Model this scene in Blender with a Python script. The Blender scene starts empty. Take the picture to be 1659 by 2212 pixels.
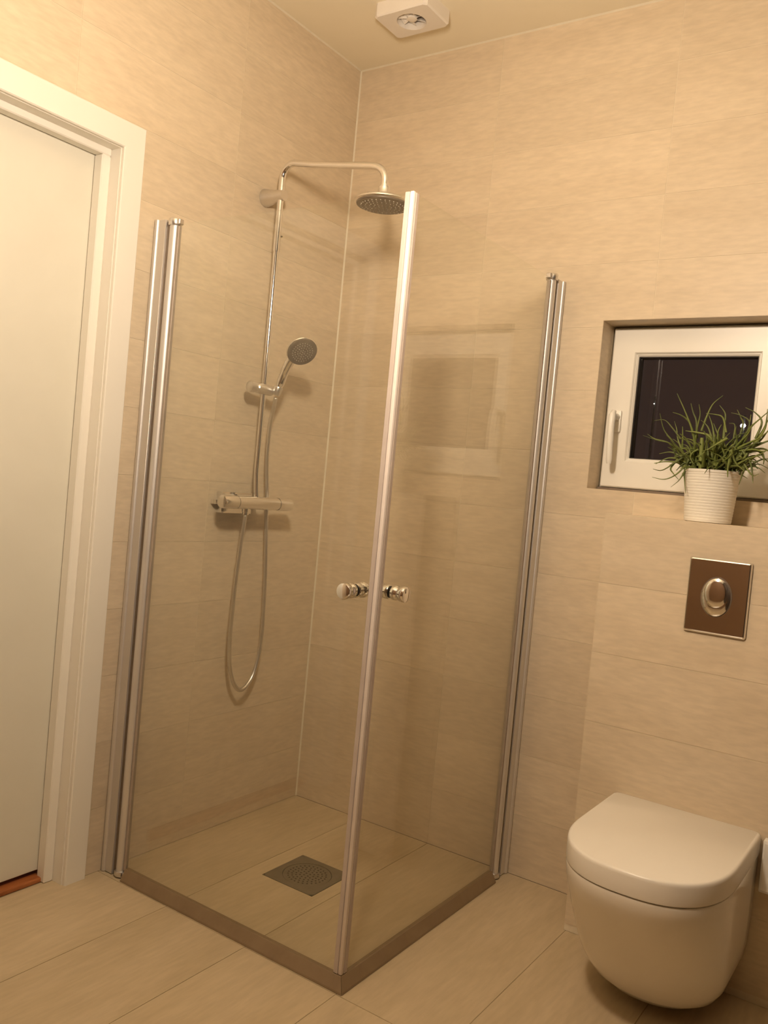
import bpy, bmesh, math, random
from mathutils import Vector, Matrix
random.seed(7)
scene = bpy.context.scene
COL = scene.collection
PI = math.pi

# ---------------------------------------------------------------- camera
cam_d = bpy.data.cameras.new('camera'); cam = bpy.data.objects.new('camera', cam_d); COL.objects.link(cam)
cam_d.sensor_fit = 'VERTICAL'; cam_d.sensor_height = 36.0; cam_d.lens = 1854.6 / 2212 * 36.0
cam_d.clip_start = 0.02
cam.matrix_world = (Matrix.Translation((2.0628, -2.6145, 1.2451)) @ Matrix.Rotation(0.5956, 4, 'Z')
                    @ Matrix.Rotation(1.5379, 4, 'X') @ Matrix.Rotation(0.0928, 4, 'Z'))
scene.camera = cam
# ---------------------------------------------------------------- night sky outside
world = bpy.data.worlds.new('night'); scene.world = world; world.use_nodes = True
bg = world.node_tree.nodes['Background']; bg.inputs[0].default_value = (0.030, 0.019, 0.016, 1); bg.inputs[1].default_value = 1.0
# ---------------------------------------------------------------- lamp settings (the pendant itself is built below)
LAMP_POS = Vector((1.27, -1.64, 2.09)); LAMP_R = 0.060; LAMP_H = 0.18
LAMP_COL = (1.0, 0.805, 0.605, 1); LAMP_POWER = 270.0
scene.view_settings.view_transform = 'Standard'; scene.view_settings.look = 'None'
scene.view_settings.gamma = 1.0; scene.view_settings.use_curve_mapping = False
scene.view_settings.exposure = 0.0
scene.cycles.max_bounces = 10; scene.cycles.transparent_max_bounces = 24
scene.cycles.caustics_reflective = False

# ================================================================ helpers
WLOC = {}
def tag(o, label, cat, group=None, kind=None):
    o['label'] = label; o['category'] = cat
    if group: o['group'] = group
    if kind: o['kind'] = kind
    return o
def thing(name, label, cat, loc, group=None, kind=None):
    o = bpy.data.objects.new(name, None); COL.objects.link(o); o.location = loc
    o.empty_display_size = 0.05
    WLOC[o.name] = Vector(loc)
    return tag(o, label, cat, group, kind)
def finish(name, bm, mat, parent=None, smooth=False, angle=35, label=None, keep=None):
    bmesh.ops.recalc_face_normals(bm, faces=bm.faces[:])
    if keep is None:
        lo = Vector((1e9,)*3); hi = Vector((-1e9,)*3)
        for v in bm.verts:
            for i in range(3):
                lo[i] = min(lo[i], v.co[i]); hi[i] = max(hi[i], v.co[i])
        c = (lo + hi) / 2
    else: c = Vector(keep)
    for v in bm.verts: v.co -= c
    if smooth:
        for f in bm.faces: f.smooth = True
        for e in bm.edges:
            if len(e.link_faces) == 2 and e.calc_face_angle(0) > math.radians(angle): e.smooth = False
    me = bpy.data.meshes.new(name); bm.to_mesh(me); bm.free()
    if mat: me.materials.append(mat)
    return place(name, me, c, parent, label)
def place(name, me, c, parent=None, label=None):
    o = bpy.data.objects.new(name, me); COL.objects.link(o)
    c = Vector(c); WLOC[o.name] = c
    if parent is not None:
        o.parent = parent; o.location = c - WLOC[parent.name]
    else: o.location = c
    if label: o['label'] = label
    return o
def B(): return bmesh.new()
def box(bm, x0, x1, y0, y1, z0, z1, bevel=0, seg=2):
    vs = [bm.verts.new(p) for p in ((x0,y0,z0),(x1,y0,z0),(x1,y1,z0),(x0,y1,z0),(x0,y0,z1),(x1,y0,z1),(x1,y1,z1),(x0,y1,z1))]
    fs = [bm.faces.new([vs[i] for i in q]) for q in ((3,2,1,0),(4,5,6,7),(0,1,5,4),(1,2,6,5),(2,3,7,6),(3,0,4,7))]
    if bevel:
        es = list({e for f in fs for e in f.edges})
        bmesh.ops.bevel(bm, geom=es, offset=bevel, segments=seg, affect='EDGES', profile=0.5)
    return bm
def frame_of(d):
    d = d.normalized(); a = Vector((0,0,1)) if abs(d.z) < .9 else Vector((1,0,0))
    u = d.cross(a).normalized(); v = d.cross(u).normalized(); return u, v
def sweep(bm, pts, radii, seg=12, caps=True, flat=1.0, up=None):
    pts = [Vector(p) for p in pts]; n = len(pts); rings = []
    if not hasattr(radii, '__len__'): radii = [radii] * n
    t0 = (pts[1]-pts[0]).normalized(); u, v = frame_of(t0)
    if up is not None: u = (Vector(up) - t0 * t0.dot(Vector(up))).normalized(); v = t0.cross(u)
    for i in range(n):
        t = (pts[min(i+1,n-1)] - pts[max(i-1,0)]).normalized()
        u = (u - t*u.dot(t)).normalized(); v = t.cross(u)
        rings.append([bm.verts.new(pts[i] + (u*math.cos(2*PI*k/seg)*flat + v*math.sin(2*PI*k/seg))*radii[i]) for k in range(seg)])
    for a, b in zip(rings, rings[1:]):
        for k in range(seg): bm.faces.new((a[k], a[(k+1)%seg], b[(k+1)%seg], b[k]))
    if caps: bm.faces.new(rings[0][::-1]); bm.faces.new(rings[-1])
    return bm
def turned(bm, p0, d, prof, seg=24):
    """profile [(distance along d, radius)...] revolved about the axis p0 + t d"""
    p0 = Vector(p0); d = Vector(d).normalized(); u, v = frame_of(d); prev = None
    for t, r in prof:
        if r <= 1e-6: ring = [bm.verts.new(p0 + d*t)]
        else: ring = [bm.verts.new(p0 + d*t + (u*math.cos(2*PI*k/seg) + v*math.sin(2*PI*k/seg))*r) for k in range(seg)]
        if prev is None:
            if len(ring) > 1: bm.faces.new(ring)
        elif len(ring) == 1: [bm.faces.new((prev[k], prev[(k+1)%seg], ring[0])) for k in range(seg)]
        elif len(prev) == 1: [bm.faces.new((prev[0], ring[k], ring[(k+1)%seg])) for k in range(seg)]
        else: [bm.faces.new((prev[k], prev[(k+1)%seg], ring[(k+1)%seg], ring[k])) for k in range(seg)]
        prev = ring
    if len(prev) > 1: bm.faces.new(prev[::-1])
    return bm
def catmull(pts, sub=6):
    P = [Vector(p) for p in pts]; P = [P[0]*2-P[1]] + P + [P[-1]*2-P[-2]]; out = []
    for i in range(1, len(P)-2):
        for s in range(sub):
            t = s/sub; a,b,c,d = P[i-1],P[i],P[i+1],P[i+2]
            out.append(0.5*((2*b)+(c-a)*t+(2*a-5*b+4*c-d)*t*t+(3*b-a-3*c+d)*t*t*t))
    out.append(P[-2]); return out

# ================================================================ materials
def mat(name, base, rough=.5, metal=0, spec=.5, coat=0):
    m = bpy.data.materials.new(name); m.use_nodes = True; b = m.node_tree.nodes['Principled BSDF']
    b.inputs['Base Color'].default_value = (*base, 1); b.inputs['Roughness'].default_value = rough
    b.inputs['Metallic'].default_value = metal; b.inputs['Specular IOR Level'].default_value = spec
    b.inputs['Coat Weight'].default_value = coat
    return m
def noise_mat(name, c0, c1, scale, rough=.5, detail=4, metal=0, bump=0, stretch=(1,1,1), per_object=0.0, spec=.5, fine=None):
    m = mat(name, c0, rough, metal, spec); nt = m.node_tree; N = nt.nodes; L = nt.links; b = N['Principled BSDF']
    tc = N.new('ShaderNodeTexCoord'); mp = N.new('ShaderNodeMapping'); oi = N.new('ShaderNodeObjectInfo')
    ml = N.new('ShaderNodeMath'); ml.operation = 'MULTIPLY'; ml.inputs[1].default_value = 57.0 if per_object else 0.0
    L.new(oi.outputs['Random'], ml.inputs[0]); L.new(tc.outputs['Object'], mp.inputs['Vector'])
    mp.inputs['Scale'].default_value = stretch; L.new(ml.outputs[0], mp.inputs['Location'])
    ns = N.new('ShaderNodeTexNoise'); ns.inputs['Scale'].default_value = scale; ns.inputs['Detail'].default_value = detail
    ns.inputs['Roughness'].default_value = .6; ns.inputs['Distortion'].default_value = .4
    L.new(mp.outputs[0], ns.inputs['Vector'])
    rp = N.new('ShaderNodeValToRGB'); rp.color_ramp.elements[0].position = .3; rp.color_ramp.elements[1].position = .7
    rp.color_ramp.elements[0].color = (*c0, 1); rp.color_ramp.elements[1].color = (*c1, 1)
    L.new(ns.outputs['Fac'], rp.inputs[0]); out = rp.outputs[0]
    if fine:
        n2 = N.new('ShaderNodeTexNoise'); n2.inputs['Scale'].default_value = fine; n2.inputs['Detail'].default_value = 3
        L.new(mp.outputs[0], n2.inputs['Vector'])
        mr2 = N.new('ShaderNodeMapRange'); mr2.inputs[1].default_value = .3; mr2.inputs[2].default_value = .7; mr2.inputs[3].default_value = .93; mr2.inputs[4].default_value = 1.05
        L.new(n2.outputs['Fac'], mr2.inputs[0])
        mx2 = N.new('ShaderNodeMix'); mx2.data_type = 'RGBA'; mx2.blend_type = 'MULTIPLY'; mx2.inputs[0].default_value = 1
        L.new(out, mx2.inputs[6]); L.new(mr2.outputs[0], mx2.inputs[7]); out = mx2.outputs[2]
    if per_object:
        mr = N.new('ShaderNodeMapRange'); mr.inputs[3].default_value = 1-per_object; mr.inputs[4].default_value = 1+per_object
        L.new(oi.outputs['Random'], mr.inputs[0])
        mx = N.new('ShaderNodeMix'); mx.data_type = 'RGBA'; mx.blend_type = 'MULTIPLY'; mx.inputs[0].default_value = 1
        L.new(out, mx.inputs[6]); L.new(mr.outputs[0], mx.inputs[7]); out = mx.outputs[2]
    L.new(out, b.inputs['Base Color'])
    if bump:
        bp = N.new('ShaderNodeBump'); bp.inputs['Strength'].default_value = bump; bp.inputs['Distance'].default_value = .002
        L.new(ns.outputs['Fac'], bp.inputs['Height']); L.new(bp.outputs[0], b.inputs['Normal'])
    return m
def glass_mat(name, tint, f0=.036):
    m = bpy.data.materials.new(name); m.use_nodes = True; nt = m.node_tree; N = nt.nodes; L = nt.links
    N.remove(N['Principled BSDF'])
    tr = N.new('ShaderNodeBsdfTransparent'); tr.inputs[0].default_value = (*tint, 1)
    gl = N.new('ShaderNodeBsdfGlossy'); gl.inputs['Roughness'].default_value = 0.0; gl.inputs[0].default_value = (1,1,1,1)
    lw = N.new('ShaderNodeLayerWeight'); pw = N.new('ShaderNodeMath'); pw.operation = 'POWER'; pw.inputs[1].default_value = 5
    mr = N.new('ShaderNodeMapRange'); mr.inputs[3].default_value = f0; mr.inputs[4].default_value = 1
    L.new(lw.outputs['Facing'], pw.inputs[0]); L.new(pw.outputs[0], mr.inputs[0])
    mx = N.new('ShaderNodeMixShader'); L.new(mr.outputs[0], mx.inputs[0]); L.new(tr.outputs[0], mx.inputs[1]); L.new(gl.outputs[0], mx.inputs[2])
    L.new(mx.outputs[0], N['Material Output'].inputs['Surface'])
    return m
def emit_mat(name, col, strength):
    m = mat(name, col[:3], .5); b = m.node_tree.nodes['Principled BSDF']
    b.inputs['Emission Color'].default_value = col; b.inputs['Emission Strength'].default_value = strength
    return m
TILE0 = (.660,.548,.398); TILE1 = (.715,.602,.447)
M = dict(
 tile_back = noise_mat('beige_stone_tile_back_wall', TILE0, TILE1, 3.0, .42, 7, stretch=(1,1,4.5), per_object=.035, bump=.05, fine=22, spec=.35),
 tile_left = noise_mat('beige_stone_tile_left_wall', TILE0, TILE1, 3.0, .42, 7, stretch=(1,1,4.5), per_object=.035, bump=.05, fine=22, spec=.35),
 tile_floor = noise_mat('beige_stone_tile_floor', (.52,.415,.265), (.595,.48,.32), 2.4, .45, 6, stretch=(6,1,1), per_object=.035, bump=.08, fine=14, spec=.35),
 grout = noise_mat('light_grout', (.74,.65,.50), (.78,.69,.54), 60, .9),
 grout_floor = noise_mat('floor_grout', (.38,.30,.19), (.43,.345,.22), 60, .9),
 ceiling = noise_mat('ceiling_paint', (.88,.81,.64), (.90,.83,.66), 8, .8, bump=.03),
 caulk = noise_mat('white_sealant', (.74,.67,.52), (.80,.73,.58), 30, .5),
 white_paint = noise_mat('white_gloss_paint', (.84,.81,.74), (.86,.83,.76), 6, .38),
 door_paint = noise_mat('white_door_paint', (.73,.71,.62), (.76,.74,.65), 5, .45),
 wood = noise_mat('red_brown_threshold_wood', (.30,.09,.025), (.46,.16,.05), 6, .4, stretch=(12,1,1)),
 alu = noise_mat('satin_aluminium', (.74,.72,.70), (.78,.76,.74), 3, .5, metal=.8),
 alu_dark = noise_mat('dark_aluminium_gap', (.20,.155,.115), (.24,.19,.145), 20, .5, metal=.5),
 chrome = noise_mat('polished_chrome', (.86,.85,.84), (.89,.88,.87), 3, .11, metal=1),
 chrome_soft = noise_mat('brushed_chrome', (.76,.74,.72), (.80,.78,.76), 30, .33, metal=1),
 chrome_plate = noise_mat('dark_polished_chrome', (.78,.76,.74), (.81,.79,.77), 3, .07, metal=1),
 rubber = noise_mat('black_rubber', (.02,.018,.016), (.03,.027,.024), 40, .6),
 strip_shaded = noise_mat('shaded_edge_seal', (.50,.43,.39), (.56,.49,.45), 12, .4),  # white strip plastic again, darkened for the shaded left face
 clamp = noise_mat('matt_grey_clamp', (.40,.34,.28), (.46,.39,.33), 20, .5, metal=.3),
 seal = noise_mat('shadow_brown_bottom_seal', (.22,.15,.085), (.27,.19,.11), 12, .5),  # clear seal given the brown of the shadow showing through it
 strip = noise_mat('white_magnet_strip', (.72,.65,.61), (.78,.71,.67), 12, .35),
 strip_shadow = noise_mat('shadowed_seal_lip', (.44,.36,.31), (.50,.42,.36), 12, .4),  # shadow line beside the corner strip, put into the lip colour
 head_face = noise_mat('grey_nozzle_face', (.15,.115,.08), (.19,.15,.105), 30, .45),
 nozzle = noise_mat('pale_rubber_nozzle', (.50,.45,.38), (.56,.51,.44), 30, .5),
 ceramic = noise_mat('white_glazed_ceramic', (.84,.80,.73), (.87,.83,.76), 4, .12, spec=.6),
 lid = noise_mat('white_toilet_lid', (.85,.81,.74), (.88,.84,.77), 4, .3),
 upvc = noise_mat('white_window_plastic', (.84,.82,.76), (.88,.86,.80), 5, .35),
 pot = noise_mat('white_stoneware_pot', (.82,.79,.72), (.87,.84,.77), 9, .4),
 soil = noise_mat('brown_potting_soil', (.07,.035,.02), (.16,.08,.04), 90, .95, bump=.8),
 leaf = noise_mat('green_succulent_leaf', (.075,.105,.022), (.185,.215,.050), 16, .5, per_object=.30),
 drain = noise_mat('dull_steel_drain', (.18,.15,.105), (.22,.185,.135), 30, .5, metal=.35),
 drain_hole = noise_mat('drain_hole', (.03,.022,.015), (.04,.03,.02), 30, .8),
 fan = noise_mat('white_fan_plastic', (.80,.75,.68), (.84,.79,.72), 8, .4),
 fan_dark = noise_mat('dark_duct', (.10,.045,.022), (.14,.065,.035), 10, .8),
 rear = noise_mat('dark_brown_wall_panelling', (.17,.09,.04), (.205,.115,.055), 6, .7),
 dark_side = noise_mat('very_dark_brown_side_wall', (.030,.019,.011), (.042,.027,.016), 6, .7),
 glass = glass_mat('shower_glass', (.982,.986,.968)),
 pane = glass_mat('window_glass', (.93,.95,.95)),
 lamp = emit_mat('opal_lamp_glass', LAMP_COL, LAMP_POWER),
 street = emit_mat('street_light_glow', (1,.93,.85,1), 14.0),
 pole = noise_mat('galvanised_pole', (.2,.2,.2), (.25,.25,.25), 10, .6, metal=.8),
 asphalt = noise_mat('asphalt', (.03,.03,.03), (.05,.05,.05), 30, .9),
)
# ================================================================ room shell
RX, RY, RZ = 2.62, -3.40, 2.80          # right wall x, rear wall y, ceiling z
WX0, WX1, WZ0, WZ1 = 1.056, 1.606, 1.290, 1.822   # window opening
DY0, DY1, DZ = -1.95, -1.050, 2.122     # door opening in the left wall
GX0, GX1, GY0, GY1 = .360, .560, -.590, -.390     # drain hole
CX, CD, CZ = 1.205, -.220, 1.220        # boxed-in cistern
G = .0010                               # joint depth
def wall(name, boxes, m, label):
    bm = B()
    for b in boxes: box(bm, *b)
    o = finish(name, bm, m); tag(o, label, 'wall' if 'wall' in name else name.split('_')[0], kind='structure'); return o
floor = wall('floor', [(-.14, GX0, RY, 0, -.1, -G), (GX1, RX, RY, 0, -.1, -G), (GX0, GX1, RY, GY0, -.1, -G), (GX0, GX1, GY1, 0, -.1, -G), (GX0, GX1, GY0, GY1, -.1, -.02)],
             M['grout_floor'], 'beige stone tile floor running under the shower and toilet')
ceiling = wall('ceiling', [(-.14, RX+.1, RY-.1, .24, RZ, RZ+.1)], M['ceiling'], 'plain cream painted ceiling')
wall_left = wall('wall_left', [(-.14, -G, DY1, .24, 0, RZ), (-.14, -G, RY, DY0, 0, RZ), (-.14, -G, DY0, DY1, DZ, RZ)],
                 M['grout'], 'beige tiled wall with the white door and the shower fittings')
wall_back = wall('wall_back', [(-G, WX0, G, .24, 0, RZ), (WX1, RX, G, .24, 0, RZ), (WX0, WX1, G, .24, 0, WZ0), (WX0, WX1, G, .24, WZ1, RZ)],
                 M['grout'], 'beige tiled wall with the small window')
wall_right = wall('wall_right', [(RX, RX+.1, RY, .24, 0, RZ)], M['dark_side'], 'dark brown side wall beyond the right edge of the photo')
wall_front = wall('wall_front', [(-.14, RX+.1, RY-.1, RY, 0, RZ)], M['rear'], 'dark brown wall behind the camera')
wall_cistern = wall('wall_cistern', [(CX+G, RX, CD+G, 0, 0, CZ-G)], M['grout'], 'low tiled boxed wall that carries the toilet and the pot shelf')

# ---- tiles: each tile is an object, child of its wall; pieces around holes are cut
def cut(rect, holes):
    rects = [rect]
    for h in holes:
        nxt = []
        for a0, a1, b0, b1 in rects:
            c0, c1, d0, d1 = max(a0,h[0]), min(a1,h[1]), max(b0,h[2]), min(b1,h[3])
            if c0 >= c1 or d0 >= d1: nxt.append((a0,a1,b0,b1)); continue
            if b0 < d0: nxt.append((a0,a1,b0,d0))
            if d1 < b1: nxt.append((a0,a1,d1,b1))
            if a0 < c0: nxt.append((a0,c0,d0,d1))
            if c1 < a1: nxt.append((c1,a1,d0,d1))
        rects = nxt
    return rects
TCACHE = {}
def tiles(parent, m, us, vs, holes, face, lo, hi, joint=.0018):
    """us, vs: joint positions; face(u0,u1,v0,v1) -> box bounds"""
    for u0, u1 in zip(us, us[1:]):
        for v0, v1 in zip(vs, vs[1:]):
            r = (max(u0, lo[0])+joint/2, min(u1, hi[0])-joint/2, max(v0, lo[1])+joint/2, min(v1, hi[1])-joint/2)
            if r[0] >= r[1]-.004 or r[2] >= r[3]-.004: continue
            rs = [q for q in cut(r, holes) if q[1]-q[0] > .002 and q[3]-q[2] > .002]
            if not rs: continue
            if len(rs) == 1:
                bb = face(*rs[0]); c = Vector(((bb[0]+bb[1])/2, (bb[2]+bb[3])/2, (bb[4]+bb[5])/2))
                key = (m.name, parent.name, tuple(round(bb[i*2+1]-bb[i*2], 4) for i in range(3)))
                if key in TCACHE: place('tile', TCACHE[key], c, parent); continue
                bm = B(); box(bm, *bb); o = finish('tile', bm, m, parent); TCACHE[key] = o.data
            else:
                bm = B()
                for q in rs: box(bm, *face(*q))
                finish('tile', bm, m, parent)
TU, TV = .6055, .2
zs = [TV*k for k in range(15)]
ys = [-TU*k for k in range(7)][::-1]; xs = [TU*k for k in range(6)]
tiles(wall_left, M['tile_left'], ys, zs, [(DY0-.004, DY1+.004, -1, DZ+.004)], lambda a,b,c,d: (-G, 0, a, b, c, d), (RY, 0), (-.004, RZ))
tiles(wall_back, M['tile_back'], xs, zs, [(WX0, WX1, WZ0, WZ1), (CX+.002, RX, -1, CZ)], lambda a,b,c,d: (a, b, 0, G, c, d), (0, 0), (RX, RZ))
tiles(wall_cistern, M['tile_back'], [CX-G+TU*k for k in range(4)], [CZ-TV*k for k in range(7)][::-1], [], lambda a,b,c,d: (a, b, CD, CD+G, c, d), (CX, 0), (RX, CZ))
tiles(wall_cistern, M['tile_left'], [CD, 0], [CZ-G-TV*k for k in range(7)][::-1], [], lambda a,b,c,d: (CX, CX+G, a, b, c, d), (CD+G, 0), (0, CZ-G))
tiles(wall_cistern, M['tile_back'], [CX-G+TU*k for k in range(4)], [CD, 0], [], lambda a,b,c,d: (a, b, c, d, CZ-G, CZ), (CX, CD), (RX, 0))
fx = [-.4] + [.303*k for k in range(1, 10)]; fy = [-3.4, -2.14, -.927, .1]
tiles(floor, M['tile_floor'], fx, fy, [(GX0, GX1, GY0, GY1), (CX, RX, CD, 1), (-1, 0, DY1, 1), (-1, 0, RY-1, DY0)], lambda a,b,c,d: (a, b, c, d, -G, 0), (-.052, RY), (RX, 0), .0024)
# tile slabs lining the window reveal
for q in ((WX0, WX0+G, G, .1, WZ0+G, WZ1-G), (WX1-G, WX1, G, .1, WZ0+G, WZ1-G), (WX0, WX1, G, .1, WZ1-G, WZ1), (WX0, WX1, G, .1, WZ0, WZ0+G)):
    bm = B(); box(bm, *q); finish('reveal_tile', bm, M['tile_back'], wall_back)
# sealant beads where walls and ceiling meet
def bead(name, q, axis, label):
    (x, y, z), ln, (sx, sy, sz) = q; bm = B(); s = .0045
    tri = {'x': [(0,0,0),(0,sy*s,0),(0,0,sz*s)], 'y': [(0,0,0),(sx*s,0,0),(0,0,sz*s)], 'z': [(0,0,0),(sx*s,0,0),(0,sy*s,0)]}[axis]
    d = Vector({'x': (ln,0,0), 'y': (0,ln,0), 'z': (0,0,ln)}[axis])
    a = [bm.verts.new(Vector((x,y,z))+Vector(t)) for t in tri]; b = [bm.verts.new(Vector((x,y,z))+Vector(t)+d) for t in tri]
    bm.faces.new(a); bm.faces.new(b[::-1])
    for k in range(3): bm.faces.new((a[k], a[(k+1)%3], b[(k+1)%3], b[k]))
    tag(finish(name, bm, M['caulk']), label, 'trim', kind='structure')
bead('trim_1', ((0, 0, RZ), RY, (1,-1,-1)), 'y', 'thin white sealant bead where left wall meets ceiling')
bead('trim_2', ((0, 0, RZ), RX, (1,-1,-1)), 'x', 'thin white sealant bead where window wall meets ceiling')
bead('trim_3', ((0, 0, 0), RZ, (1,-1,1)), 'z', 'thin white sealant bead down the shower corner')

# ================================================================ door in the left wall
door = thing('door_1', 'white flush door set deep in a white frame at the left edge', 'door', (0, -1.5, 0), kind='structure')
bm = B(); box(bm, -.115, -.0785, DY0+.02, -1.066, .028, 2.108, .002, 1); finish('leaf', bm, M['door_paint'], door)
def portal(bm, x0, x1, yi, zi, w, yl, bev=0):      # right jamb, left jamb, head as one frame
    box(bm, x0, x1, yi, yi+w, 0, zi, bev, 1); box(bm, x0, x1, yl-w, yl, 0, zi, bev, 1); box(bm, x0, x1, yl-w, yi+w, zi, zi+w, bev, 1)
bm = B(); portal(bm, -.138, -.0002, -1.054, 2.118, .0035, DY0+.004); finish('jamb', bm, M['white_paint'], door)
bm = B(); portal(bm, -.076, -.040, -1.084, 2.098, .030, DY0+.034, .003); finish('door_stop', bm, M['white_paint'], door)
bm = B()
casing = thing('trim_4', 'flat white casing board around the door', 'trim', (0, -1.5, 0), kind='structure')
def u_frame(bm, yi, zi, yo, zo, yli, ylo, x0, x1, bev):
    def loop(x, o):
        return [bm.verts.new((x, y, z)) for y, z in ((yo-o, 0), (yo-o, zo-o), (ylo+o, zo-o), (ylo+o, 0), (yli-o, 0), (yli-o, zi+o), (yi+o, zi+o), (yi+o, 0))]
    A, Bq, Cq = loop(x0, 0), loop(x1-bev, 0), loop(x1, bev)
    for p, q in ((A, Bq), (Bq, Cq)):
        for k in range(8): bm.faces.new((p[k], p[(k+1)%8], q[(k+1)%8], q[k]))
    for q in (A, Cq):
        bm.faces.new((q[0], q[1], q[6], q[7])); bm.faces.new((q[1], q[2], q[5], q[6])); bm.faces.new((q[2], q[3], q[4], q[5]))
bm = B(); u_frame(bm, -1.0515, 2.1195, -.980, 2.194, DY0+.0015, DY0-.070, 0, .013, .003); finish('casing_board', bm, M['white_paint'], casing)
bm = B(); box(bm, -.135, -.054, DY0+.006, -1.056, -G, .014, .004, 2)
tag(finish('trim_5', bm, M['wood']), 'red-brown wooden threshold under the white door', 'threshold', kind='structure')

# ================================================================ window
win = thing('window_1', 'small white tilt window with dark night glass above the cistern shelf', 'window', (1.33, .1, WZ0), kind='structure')
def ring(bm, x0, x1, z0, z1, w, y0, y1, bev=.003):
    if not hasattr(w, '__len__'): w = (w,)*4      # left right bottom top
    def loop(o, y, inner):
        a = (x0+w[0], x1-w[1], z0+w[2], z1-w[3]) if inner else (x0, x1, z0, z1); o = -o if inner else o
        return [bm.verts.new(p) for p in ((a[0]+o, y, a[2]+o), (a[1]-o, y, a[2]+o), (a[1]-o, y, a[3]-o), (a[0]+o, y, a[3]-o))]
    ls = [loop(0, y1, False), loop(0, y0+bev, False), loop(bev, y0, False), loop(bev, y0, True), loop(0, y0+bev, True), loop(0, y1, True)]
    for a, c in zip(ls, ls[1:]+ls[:1]):
        for k in range(4): bm.faces.new((a[k], a[(k+1)%4], c[(k+1)%4], c[k]))
bm = B(); ring(bm, WX0+.004, WX1-.004, WZ0+.010, WZ1-.004, .045, .100, .150); finish('window_frame', bm, M['upvc'], win)
bm = B(); ring(bm, WX0+.012, WX1-.012, WZ0+.012, WZ1-.014, (.077,.077,.088,.078), .078, .135, .004); finish('sash', bm, M['upvc'], win)
bm = B(); ring(bm, 1.138, 1.524, 1.384, 1.736, .014, .085, .132, .005); finish('glazing_bead', bm, M['upvc'], win)
bm = B(); ring(bm, 1.150, 1.512, 1.396, 1.724, .005, .093, .130, .001); finish('gasket', bm, M['rubber'], win)
bm = B(); box(bm, 1.152, 1.510, .100, .120, 1.398, 1.722); finish('pane', bm, M['pane'], win)
bm = B(); box(bm, WX0+.004, WX1-.004, .082, .098, WZ0+G, WZ0+.010); finish('sill_gap_strip', bm, M['alu_dark'], win)  # dark strip in the recess under the frame, its shade in the colour
hd = B(); box(hd, 1.092, 1.120, .068, .078, 1.478, 1.548, .004, 2)
hb = finish('handle_plate', hd, M['upvc'], win, True)
bm = B(); turned(bm, (1.106, .069, 1.526), (0,-1,0), [(0,.0115),(.030,.0105),(.040,.009)], 16)
sweep(bm, catmull([(1.107,.036,1.540),(1.108,.024,1.528),(1.109,.018,1.490),(1.111,.018,1.430),(1.112,.022,1.374)], 4), [.008]*4+[.0115]*4+[.0110]*4+[.0100]*4+[.0075], 12)
finish('lever', bm, M['upvc'], hb, True)

# ================================================================ outside: ground and two street lights seen through the pane
bm = B(); box(bm, -30, 12, 1.5, 60, -.65, -.6)
tag(finish('ground', bm, M['asphalt']), 'dark ground outside the window', 'ground', kind='structure')
def street(x, y, z, r, lab):
    t = thing('street_lamp', lab, 'street lamp', (x, y, -.6), 'street lamps in the night outside')
    bm = B(); sweep(bm, [(x,y+.08,-.6),(x,y+.08,z),(x,y+.08,z+.25)], [.05,.035,.03], 8); finish('pole', bm, M['pole'], t, True)
    bm = B(); turned(bm, (x-r, y, z), (1,0,.1), [(0,0),(.2*r,.5*r),(.7*r,.72*r),(1.3*r,.72*r),(1.8*r,.5*r),(2*r,0)], 12); finish('lamp_head', bm, M['street'], t, True)
street(2.063-.2079*22, -2.614+.9733*22, 1.245+.0970*22, .062, 'bright white street lamp seen through the pane beside the plant')
street(2.063-.2973*30, -2.614+.9478*30, 1.245+.1153*30, .016, 'tiny street lamp glint at left in the dark pane')

# ================================================================ pendant lamp that lights the room (above the picture)
lamp = thing('pendant_lamp', 'tapered opal pendant lamp with metal bottom cap hanging in mid-room', 'lamp', (LAMP_POS.x, LAMP_POS.y, RZ))
bm = B(); turned(bm, (LAMP_POS.x, LAMP_POS.y, RZ), (0,0,-1), [(0,.05),(.015,.05),(.03,.02)], 24); finish('canopy', bm, M['upvc'], lamp, True)
bm = B(); sweep(bm, [(LAMP_POS.x, LAMP_POS.y, RZ-.03), (LAMP_POS.x, LAMP_POS.y, LAMP_POS.z+LAMP_H/2+.03)], .004, 8); finish('cord', bm, M['upvc'], lamp, True)
zt, zb = LAMP_POS.z+LAMP_H/2, LAMP_POS.z-LAMP_H/2
bm = B(); turned(bm, (LAMP_POS.x, LAMP_POS.y, zt+.035), (0,0,-1), [(0,.010),(.004,.014),(.034,.014)], 20); finish('lamp_holder', bm, M['upvc'], lamp, True)
bm = B(); turned(bm, (LAMP_POS.x, LAMP_POS.y, zt), (0,0,-1), [(0,.0),(0,LAMP_R*1.2),(.006,LAMP_R*1.28),(LAMP_H,LAMP_R*.62)], 32); finish('opal_shade', bm, M['lamp'], lamp, True)
bm = B(); turned(bm, (LAMP_POS.x, LAMP_POS.y, zb), (0,0,-1), [(.0002,LAMP_R*.64),(.010,LAMP_R*.64),(.016,LAMP_R*.5)], 32); finish('bottom_cap', bm, M['alu'], lamp, True)

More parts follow.
